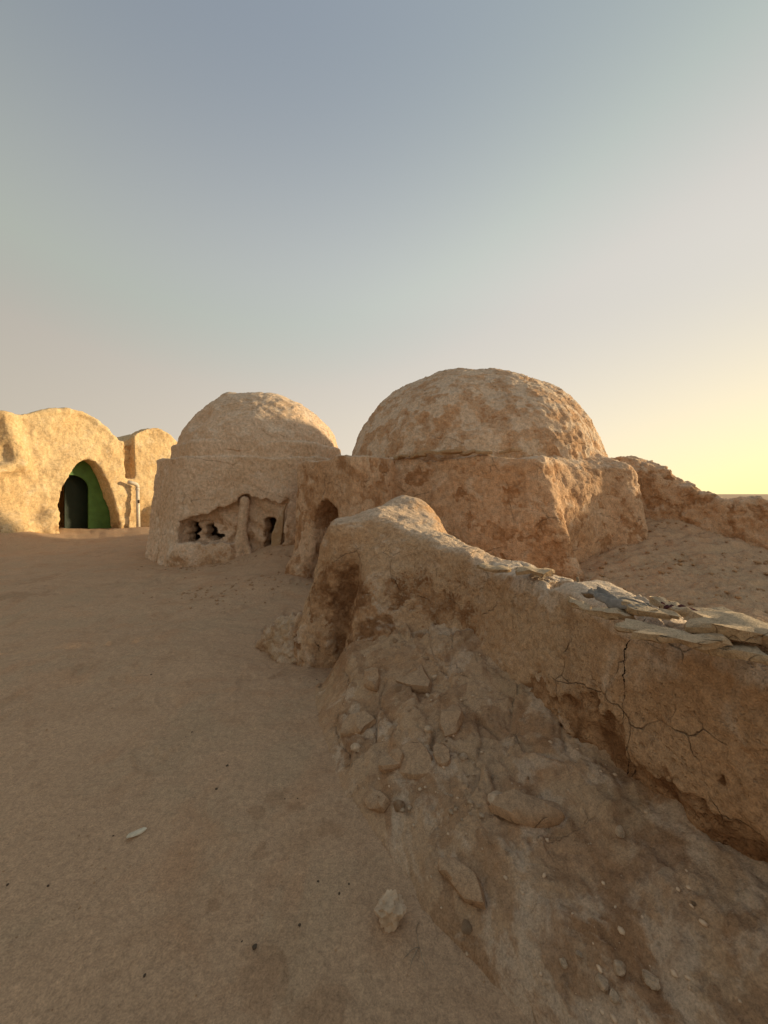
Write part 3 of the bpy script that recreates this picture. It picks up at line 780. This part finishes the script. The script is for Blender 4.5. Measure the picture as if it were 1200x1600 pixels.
# ------------------------------------------------------------------ near wall
NW = thing('garden_wall', 'long cracked mud wall with pale broken plaster top and rubble foot', 'wall', (0.9, 2.6, 0))
def f_nw(x, y, z):
    S, q = wall_coord(x, y)
    H = np.interp(S, CS, HT).astype(np.float32) + 0.012 * np.sin(S * 7) + 0.01 * np.sin(S * 17)
    face = q > 0
    t = 0.20 + np.where(face, 0.16, 0.08) * np.clip(H - z, 0, 1.3) ** 1.5
    ucut = sst(0.55, 0.30, z + 0.05 * np.sin(S * 9) + 0.03 * np.sin(S * 23)) * sst(3.2, 2.4, S)
    t = t - np.where(face, 0.10 * ucut, 0)
    # flare of the corner where the wall ends
    t = t + np.where(face, 0.16 * sst(3.9, 4.6, S) * np.clip(1.0 - z, 0, 1), 0)
    d = smax(np.abs(q) - t, z - H, 0.14)
    # end block
    blk = sd_box(x, y, z, (-0.02, 4.28, 0.35), (0.58, 0.52, 1.0), 0.12, 0.14)
    d = smin(d, blk, 0.12)
    d = smin(d, sd_cap(x, y, z, (-0.1, 4.15, 1.14), (0.26, 4.62, 1.30), 0.24, 0.17), 0.3)
    d = smin(d, sd_cap(x, y, z, (0.26, 4.62, 1.26), (0.72, 4.1, 0.85), 0.18, 0.2), 0.3)
    d = smin(d, sd_cap(x, y, z, (0.26, 4.62, 1.20), (0.55, 5.6, 0.9), 0.2, 0.3), 0.3)
    d = smin(d, sd_cap(x, y, z, (-0.52, 4.0, 1.1), (-0.68, 3.95, 0.0), 0.10, 0.22), 0.15)
    # niche below the end block
    nic = smin(sd_box(x, y, z, (-0.36, 3.54, 0.20), (0.13, 0.24, 0.60), -0.15, 0.12), sd_ell(x, y, z, (-0.30, 3.56, 0.72), (0.13, 0.22, 0.34)), 0.12)
    d = smax(d, -nic, 0.14)
    d = smin(d, sd_cap(x, y, z, (0.02, 3.70, 1.0), (-0.08, 3.42, 0.1), 0.16, 0.30), 0.22)
    # broken notch in the top
    nt = sd_ell(x, y, z, (1.14, 2.36, 1.08), (0.15, 0.11, 0.22))
    d = smax(d, -nt, 0.02)
    nt2 = sd_ell(x, y, z, (1.42, 1.75, 1.12), (0.14, 0.40, 0.10))
    d = smax(d, -nt2, 0.03)
    return smax(d, -0.35 - z, 0.02)
V, Q = sdf_mesh(f_nw, (-1.2, -0.6, -0.4), (2.5, 6.0, 1.75), 0.0135)
N = normals(V, Q)
S, q = wall_coord(V[:, 0], V[:, 1])
z = V[:, 2]
# plaster survives above a ragged line; below it bare mud
rag = fbm(V, 3.2, 5, 0.6, seed=21)
line = 0.56 + 0.22 * rag - 0.14 * sst(2.6, 1.2, S)
face = (q > 0.1)
bare = face * sst(0.03, -0.03, z - line) * sst(3.4, 2.9, S + 0.3 * rag)
fl = fbm(V, 2.2, 5, 0.6, seed=22)
rough_patch = sst(-0.02, 0.12, fl) * sst(1.05, 0.9, z)
d = 0.035 * fbm(V, 1.3, 3, seed=23) + 0.012 * fbm(V, 5, 4, seed=24)
d += (0.007 + 0.008 * rough_patch) * fbm(V, 14, 4, 0.6, seed=25)
d -= 0.022 * bare + 0.008 * rough_patch
f1, f2, rid, cd = worley(V, 7, 3)
d -= 0.010 * sst(0.10, 0.0, f2 - f1) * sst(0.0, 0.2, fbm(V, 1.7, 3, seed=28)) * (z > 0.5)
top_m = sst(0.75, 0.95, N[:, 2]) * sst(4.3, 3.6, S)
f1, f2, rid, cd = worley(V * np.array([1, 1, 0.4]), 3.1, 5)
d += top_m * (0.02 * (rid[:, 0] - 0.5) - 0.02 * sst(0.07, 0.0, f2 - f1))
endm = sst(4.4, 4.9, S)
f1, f2, rid, cd = worley(V, 10, 6)
d += endm * sst(0.5, 0.2, z) * 0.05 * (0.5 - f1)
V2 = V + N * d[:, None].astype(np.float32)
def crack(S0, z0):
    """signed distance along the wall from a crack that runs through (S, z) points"""
    zz = np.array(z0); ss = np.array(S0); o = np.argsort(zz)
    return S - np.interp(V2[:, 2], zz[o], ss[o])
def hcrack(S0, z0):
    ss = np.array(S0); o = np.argsort(ss)
    return V2[:, 2] - np.interp(S, ss[o], np.array(z0)[o])
sc = float(wall_coord(np.array([1.02]), np.array([1.72]))[0][0])
c0 = crack([sc - 0.06, sc - 0.03, sc + 0.02, sc - 0.01, sc + 0.01, sc], [1.12, 1.0, 0.9, 0.65, 0.4, 0.25])
m0 = face * sst(0.22, 0.27, z) * (np.abs(c0) < 0.08)
c1 = hcrack([sc - 0.62, sc - 0.45, sc - 0.25, sc - 0.02], [0.93, 0.90, 0.95, 0.985])
m1 = face * sst(sc - 0.36, sc - 0.31, S) * sst(sc, sc - 0.04, S)
c2 = crack([4.42, 4.36, 4.45, 4.5], [1.3, 1.15, 1.05, 0.9])
m2 = face * sst(0.85, 0.95, z) * sst(1.25, 1.15, z)
palec = 0.55 * sst(0.85, 1.02, z) * sst(4.3, 3.6, S) + 0.5 * sst(0.6, 0.95, N[:, 2]) * (z > 0.8) * sst(3.9, 3.3, S)
mud = 0.95 * bare + 0.28 * rough_patch + 0.30 * sst(3.3, 4.2, S) * sst(1.2, 0.7, z)
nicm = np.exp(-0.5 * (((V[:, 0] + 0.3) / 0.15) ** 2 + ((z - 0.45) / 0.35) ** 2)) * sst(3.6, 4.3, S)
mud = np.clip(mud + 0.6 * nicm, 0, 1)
mesh_obj('wall_body', V2, Q, M_wall, NW, {'mud': mud, 'pale': palec, 'crack0': c0, 'crackm0': m0, 'crack1': c1, 'crackm1': m1, 'crack2': c2, 'crackm2': m2})
# eroded clods at the foot of the wall end
def f_foot(x, y, z):
    d = sd_ell(x, y, z, (-0.86, 4.15, 0.0), (0.40, 0.36, 0.34))
    d = smin(d, sd_ell(x, y, z, (-0.60, 4.0, 0.05), (0.22, 0.26, 0.48)), 0.1)
    return smin(d, sd_ell(x, y, z, (-1.12, 4.2, 0.0), (0.22, 0.22, 0.14)), 0.1)
V, Q = sdf_mesh(f_foot, (-1.6, 3.4, -0.25), (-0.2, 4.8, 0.8), 0.014)
N = normals(V, Q); f1, f2, rid, cd = worley(V, 8, 9); g1, g2, rid2, cd2 = worley(V, 19, 4)
V = V + N * (0.09 * (f2 - f1 - 0.3) + 0.03 * (g2 - g1 - 0.3) + 0.05 * fbm(V, 4, 4, 0.6, seed=31))[:, None].astype(np.float32)
mesh_obj('eroded_footing', V, Q, M_rub, NW, {'stain': np.zeros(len(V))})

# ------------------------------------------------------------------ rubble bank in front of the wall
def bank(x, y):
    S, q = wall_coord(x, y); e = q - 0.22
    et = np.interp(S, [0, 1.95, 2.12, 2.3, 2.5, 2.78, 3.27, 4.0, 4.9], [0.62, 0.66, 0.70, 0.76, 0.85, 1.0, 1.18, 1.2, 1.2])
    zb = np.interp(S, [0, 1.8, 2.8, 3.4, 4.0, 5.0], [0.44, 0.39, 0.37, 0.46, 0.60, 0.62])
    k = np.clip(1 - e / et, -0.6, 1.15)
    h = zb * np.where(k > 0, k ** np.interp(S, [2.8, 4.0], [0.62, 0.95]), k * 0.6)
    left = sst(-0.62, -0.18, x + 0.10 * (y - 2.4)) * sst(3.95, 3.3, y)
    return h * left - 0.06 * (1 - left) - 0.02
st = 0.009
xs = np.arange(-0.9, 1.75, st); ys = np.arange(0.2, 4.0, st)
X, Y = np.meshgrid(xs, ys, indexing='ij'); bx, by = X.ravel().astype(np.float32), Y.ravel().astype(np.float32)
P = np.stack([bx, by, np.zeros_like(bx)], 1)
bh = bank(bx, by)
up = sst(0.0, 0.10, bh)
Pw = P + 0.03 * np.stack([fbm(P, 4, 3, seed=41), fbm(P, 4, 3, seed=42), 0 * bx], 1)
f1, f2, rid, cd = worley(Pw * np.array([1.25, 0.85, 1]), 3.6, 12)
plate = sst(1.75, 2.3, by + 0.5 * fbm(P, 1.2, 2, seed=43)) * sst(-0.25, 0.0, fbm(P, 1.8, 3, seed=50) + 0.12)
tilt = (rid[:, 0] - 0.5) * cd[:, 0] + (rid[:, 1] - 0.5) * cd[:, 1]
ex = plate * up * (0.05 * (rid[:, 2] - 0.5) + np.clip(0.40 * tilt, -0.03, 0.03) - 0.022 * sst(0.08, 0.0, f2 - f1))
g1, g2, rid2, cd2 = worley(Pw, 13, 14)
peb = sst(0.0, 0.25, fbm(P, 2.4, 3, seed=44))
ex += up * peb * 0.022 * np.maximum(0, 0.5 - g1) * 2 * (rid2[:, 0] > 0.35)
gul = ridge(P * np.array([1.0, 0.55, 1]), 2.0, 4, 45)
ex += up * 0.020 * (gul - 0.9) + 0.012 * up * fbm(P, 11, 4, 0.6, seed=46) + 0.03 * up * fbm(P, 2.2, 3, seed=47)
ex += 0.007 * fbm(P, 30, 3, 0.7, seed=48) - 0.010 * up * sst(0.06, 0.0, np.abs(fbm(P, 2.7, 4, 0.6, seed=51))) * plate
ex = np.clip(ex, -0.045, 0.045)
bz = bh + ex
bz = bz + ground_h(bx, by) * 0.5
nx_, ny_ = len(xs), len(ys)
ii, jj = np.meshgrid(np.arange(nx_ - 1), np.arange(ny_ - 1), indexing='ij')
bq = np.stack([ii * ny_ + jj, (ii + 1) * ny_ + jj, (ii + 1) * ny_ + jj + 1, ii * ny_ + jj + 1], -1).reshape(-1, 4)
S, q = wall_coord(bx, by)
keep = (bz > -0.07) & (q > 0.02) & ~((bx < -0.12) & (by > 3.28))
bq = bq[keep[bq].all(1)]
used = np.unique(bq); remap = np.full(len(bx), -1); remap[used] = np.arange(len(used))
bv = np.stack([bx, by, bz], 1)[used]
BANK = mesh_obj('rubble_bank', bv, remap[bq], M_rub, attrs={'stain': np.clip(0.9 * sst(0.05, 0.3, fbm(bv, 2.5, 3, seed=49)), 0, 0.8)}, kind='structure', label='sloping bank of sand and fallen plaster along the wall foot')
def bank_z(x, y):
    S, q = wall_coord(np.array([x], np.float32), np.array([y], np.float32))
    i = np.argmin((bv[:, 0] - x) ** 2 + (bv[:, 1] - y) ** 2); return float(bv[i, 2])

# ------------------------------------------------------------------ rocks
def rock_mesh(seed, sub=3, cuts=9, rough=0.06, flat=0.75):
    r = random.Random(seed); bm = bmesh.new(); bmesh.ops.create_icosphere(bm, subdivisions=sub, radius=0.5)
    V = np.array([v.co[:] for v in bm.verts], np.float32)
    for _ in range(cuts):
        n = np.array([r.gauss(0, 1), r.gauss(0, 1), r.gauss(0, 0.8)]); n /= np.linalg.norm(n)
        dd = r.uniform(0.27, 0.42); s = V @ n; V -= np.maximum(s - dd, 0)[:, None] * n[None].astype(np.float32) * 0.92
    V += (V / (np.linalg.norm(V, axis=1)[:, None] + 1e-6)) * (rough * fbm(V, 4, 4, 0.6, seed=seed))[:, None]
    V[:, 2] *= flat
    for v, c in zip(bm.verts, V): v.co = c
    me = bpy.data.meshes.new('rock'); bm.to_mesh(me); bm.free()
    me.polygons.foreach_set('use_smooth', np.ones(len(me.polygons), bool)); me.set_sharp_from_angle(angle=math.radians(32))
    return me
def on_ground(x, y, zoff=0.0):
    Yd = (CAM_Z) * 615 / (y - 772); p = px(x, y, Yd); return (p[0], p[1], float(ground_h(p[0], p[1])[0]) + zoff)
put('rock', rock_mesh(15, 4, 14, 0.14, 0.85), M_rock, on_ground(611, 1440, 0.04), (0.25, 0.1, 0.9), None, (0.15, 0.115, 0.13), label='fist-sized jagged grey-brown rock lying alone on the sand', category='rock')
put('stone_chip', rock_mesh(8, 3, 8, 0.05, 0.45), M_chalk, on_ground(214, 1302, 0.012), (0.1, 0, 0.75), None, (0.085, 0.04, 0.05), label='small elongated white stone lying on open sand', category='stone')
# fallen plaster slabs and stones set into the bank (parts of it)
def on_bank(x, y):
    best = None
    for Yd in np.arange(0.9, 3.8, 0.02):
        p = px(x, y, Yd); zb = bank_z(p[0], p[1])
        if p[2] <= max(zb, -0.02): return (p[0], p[1], zb)
    return on_ground(x, y)
r = random.Random(11)
SL = [(650, 1195, .26, .22, .05), (612, 1192, .15, .12, .04), (582, 1068, .20, .14, .06), (556, 1135, .26, .17, .05), (705, 1125, .24, .18, .05),
      (645, 1065, .30, .20, .07), (825, 1265, .30, .13, .05), (590, 1255, .22, .10, .04), (725, 1385, .24, .09, .04), (690, 1190, .16, .10, .04)]
for i, (x, y, a, b, th) in enumerate(SL):
    p = on_bank(x, y); e_ = 0.10
    gxn = (bank_z(p[0] + e_, p[1]) - bank_z(p[0] - e_, p[1])) / (2 * e_); gyn = (bank_z(p[0], p[1] + e_) - bank_z(p[0], p[1] - e_)) / (2 * e_)
    nrm = Vector((-max(-1, min(1, gxn)), -max(-1, min(1, gyn)), 1.0)).normalized()
    qt = nrm.to_track_quat('Z', 'Y')
    eu = (qt @ Vector((0, 0, 1)).rotation_difference(Vector((r.uniform(-.12, .12), r.uniform(-.12, .12), 1)))).to_euler()
    eu.rotate_axis('Z', r.uniform(0, 3.1))
    put('plaster_slab', slab_mesh(60 + i, a * 1.2, b * 1.2, th, 9, 0.12), M_bslab, (p[0], p[1], p[2] + 0.004), eu, BANK)
ST = [(778, 1262, .105, 9), (748, 1262, .03, 3), (730, 1235, .025, 4), (712, 1272, .025, 5), (752, 1280, .03, 6), (735, 1280, .02, 7), (620, 1262, .04, 10), (628, 1275, .03, 11),
      (705, 1250, .02, 12), (735, 1255, .035, 13), (722, 1290, .018, 14), (770, 1215, .02, 15), (940, 1545, .05, 16), (968, 1535, .05, 17), (1015, 1545, .05, 18), (960, 1580, .04, 19), (1110, 1420, .015, 20),
      (1030, 1480, .014, 21), (730, 1215, .018, 22), (715, 1180, .02, 23), (880, 1520, .03, 24), (905, 1500, .03, 25), (970, 1305, .05, 26), (640, 1265, .03, 27)]
for x, y, s, sd in ST:
    p = on_bank(x, y)
    put('stone', rock_mesh(sd + 100, 3 if s > 0.04 else 2, 9, 0.07, 0.8), M_rock, (p[0], p[1], p[2] + s * 0.12), (r.uniform(-.4, .4), r.uniform(-.4, .4), r.uniform(0, 6)), BANK, (s, s * r.uniform(.7, .95), s * r.uniform(.7, 1)))

CH = []
for k in range(7):
    me = rock_mesh(400 + k, 2, 11, 0.05, 0.8); me.set_sharp_from_angle(angle=math.radians(18)); CH.append(me)
rc = random.Random(33); n_ch = 0
while n_ch < 36:
    k = rc.randrange(len(bv)); x, y, zc = (float(q_) for q_ in bv[k])
    if zc < 0.03 or y > 3.3 or (y < 1.7 and rc.random() < 0.5): continue
    sz = 0.018 + 0.075 * rc.random() ** 3.5
    put('stone', CH[n_ch % 7], (M_rock, M_bslab, M_bslab)[n_ch % 7 % 3], (x, y, zc + sz * 0.1), (rc.uniform(-.5, .5), rc.uniform(-.5, .5), rc.uniform(0, 6)), BANK, (sz, sz * rc.uniform(.6, .95), sz * rc.uniform(.5, .9)))
    n_ch += 1

# slabs, cloth and wood on the wall top
def on_top(x, y, z): Yd = (CAM_Z - z) * 615 / (y - 772); return px(x, y, Yd)
TS = [(1165, 988, 1.115, .42, .26, .05, 0.3), (1060, 1000, 1.09, .30, .18, .03, 0.2), (1050, 952, 1.12, .30, .10, .03, -0.35), (1010, 958, 1.12, .30, .10, .025, -0.3), (905, 948, 1.09, .16, .09, .025, -0.4),
      (955, 962, 1.09, .22, .13, .03, 0.2), (1120, 965, 1.10, .26, .14, .035, -0.4), (1005, 985, 1.08, .22, .12, .025, 0.5), (835, 895, 1.10, .30, .16, .04, 0.9), (770, 890, 1.10, .26, .16, .03, 0.6), (1140, 1020, 1.07, .24, .16, .03, 0.1)]
for i, (x, y, zt, a, b, th, rz) in enumerate(TS):
    p = on_top(x, y, zt)
    put('top_slab', slab_mesh(90 + i, a, b, th * 0.8, 15, 0.28), M_slab, (p[0], p[1], zt + 0.008), (r.uniform(-.06, .06), r.uniform(-.08, .08), rz + r.uniform(-.2, .2) - 0.9), NW)
def cloth(seed, lx, ly, amp, n=26):
    xs_, ys_ = np.linspace(-.5, .5, n), np.linspace(-.5, .5, n // 2)
    X, Y = np.meshgrid(xs_, ys_, indexing='ij'); P = np.stack([X.ravel(), Y.ravel(), 0 * X.ravel()], 1).astype(np.float32)
    w = 1 + 0.35 * fbm(P, 3, 3, seed=seed)
    Z = amp * (ridge(P * np.array([1, 3.0, 1]), 1.6, 3, seed) - 0.9)
    V = np.stack([P[:, 0] * lx, P[:, 1] * ly * w, Z], 1); m = ys_.size
    ii, jj = np.meshgrid(np.arange(n - 1), np.arange(m - 1), indexing='ij')
    Q = np.stack([ii * m + jj, (ii + 1) * m + jj, (ii + 1) * m + jj + 1, ii * m + jj + 1], -1).reshape(-1, 4)
    me = bpy.data.meshes.new('cloth'); me.from_pydata(V.tolist(), [], Q.tolist())
    me.polygons.foreach_set('use_smooth', np.ones(len(me.polygons), bool))
    return me
def rag(name, seed, x, y, zt, lx, ly, mat, rz, label):
    p = on_top(x, y, zt)
    o = put(name, cloth(seed, lx, ly, 0.022), mat, (p[0], p[1], zt + 0.028), (0.05, 0.05, rz), None, label=label, category='cloth')
    md = o.modifiers.new('thick', 'SOLIDIFY'); md.thickness = 0.006
rag('cloth_scrap', 3, 962, 946, 1.11, .26, .10, M_blue, -1.15, 'crumpled blue-grey cloth scrap on the broken wall top')
rag('cloth_scrap', 5, 1060, 962, 1.10, .12, .07, M_red, -1.0, 'dark maroon cloth scrap tucked between slabs on the wall top')
p0 = np.array([1.17, 2.36, 0.86]); V, Fc = tube([p0, p0 + [0.01, 0.0, 0.12], p0 + [-0.005, 0.01, 0.24]], [0.012, 0.011, 0.009], 7)
mesh_obj('stick', V, Fc, M_wood, NW)

# dry twig beside the rock
tb = on_ground(655, 1480)
TW = thing('twig', 'thin dry forked twig on the sand beside the jagged rock', 'twig', tb)
r = random.Random(3)
for k in range(4):
    a = 2.0 + k * 0.9; p = np.array(tb) + [0, 0, 0.006]; pts = [p]
    for s in range(5):
        a += r.uniform(-.5, .5); p = p + np.array([math.cos(a) * 0.016, math.sin(a) * 0.016, r.uniform(-.003, .007)]); p[2] = max(p[2], tb[2] + 0.003); pts.append(p)
    V, Fc = tube(pts, [0.0014] * 5 + [0.0007], 5); mesh_obj('stem', V, Fc, M_twig, TW)

# dark pebbles on the open sand
pm = [rock_mesh(200 + i, 2, 7, 0.05, 0.6) for i in range(3)]
r = random.Random(21)
for i, (x, y, s) in enumerate(((398, 1478, .022), (355, 1196, .018), (338, 1234, .016), (75, 1383, .012), (300, 1141, .014), (226, 1526, .012), (468, 1447, .014), (497, 1378, .012), (236, 1060, .018), (12, 1383, .012), (495, 1060, .014), (545, 1385, .010), (290, 1150, .01), (177, 1302, .01), (530, 1400, .012), (378, 1468, .008), (445, 1250, .009), (465, 1250, .009))):
    p = on_ground(x, y)
    put('pebble', pm[i % 3], M_dark, (p[0], p[1], p[2] + s * 0.15), (0, 0, r.uniform(0, 6)), None, (s, s * .8, s * .8), label='tiny dark pebble on the open sand', category='pebble', group='dark pebbles on the open sand')

# clods and grit
def scatter(name, pts, seed, label, mat):
    r = random.Random(seed); base = []
    for k in range(4):
        me = rock_mesh(300 + k + seed, 1, 6, 0.08, 0.7); vs_ = np.array([v.co[:] for v in me.vertices]); fs = np.array([list(p.vertices) for p in me.polygons]); base.append((vs_, fs)); bpy.data.meshes.remove(me)
    VV, FF, o = [], [], 0
    for x, y, z, s in pts:
        vs_, fs = base[r.randrange(4)]; a = r.uniform(0, 6.3); ca, sa = math.cos(a), math.sin(a)
        q = vs_ * [s, s * r.uniform(.6, 1), s * r.uniform(.6, 1)]
        q = np.stack([q[:, 0] * ca - q[:, 1] * sa, q[:, 0] * sa + q[:, 1] * ca, q[:, 2]], 1) + [x, y, z + s * 0.12]
        VV.append(q); FF.append(fs + o); o += len(q)
    return mesh_obj(name, np.concatenate(VV), np.concatenate(FF), mat, smooth=False, kind='stuff', label=label, category='rubble')
def rand_pts(n, fx, seed, smin_, smax_):
    r = random.Random(seed); xy = [fx(r) for _ in range(n)]; a = np.array(xy)
    zz = ground_h(a[:, 0], a[:, 1]); return [(a[i, 0], a[i, 1], zz[i], smin_ + (smax_ - smin_) * r.random() ** 3) for i in range(n)]
scatter('soil_clods', rand_pts(1100, lambda r: (r.uniform(2.2, 7.5), r.uniform(3.0, 7.6)), 1, 0.015, 0.11), 1, 'loose soil clods strewn over the walled courtyard sand', M_clod)
pts = rand_pts(260, lambda r: (r.gauss(-2.3, .7), r.gauss(6.3, .45)), 2, 0.012, 0.07) + rand_pts(160, lambda r: (r.gauss(-3.4, .9), r.gauss(8.3, .15)), 3, 0.015, 0.07) + rand_pts(260, lambda r: (r.uniform(-6, 0), r.uniform(2.0, 9)), 4, 0.006, 0.022)
pts += rand_pts(1500, lambda r: (r.uniform(-2.6, 0.6), r.uniform(0.9, 4.0)), 6, 0.002, 0.011)
scatter('soil_grit', pts, 2, 'scattered soil crumbs on the sand between the houses', M_clod)
i = np.random.RandomState(5).choice(len(bv), 900, replace=False)
scatter('rubble_crumbs', [(bv[k, 0], bv[k, 1], bv[k, 2], 0.004 + 0.026 * (n / 900.0) ** 6) for n, k in enumerate(i)], 3, 'small plaster crumbs strewn on the rubble bank', M_rock)
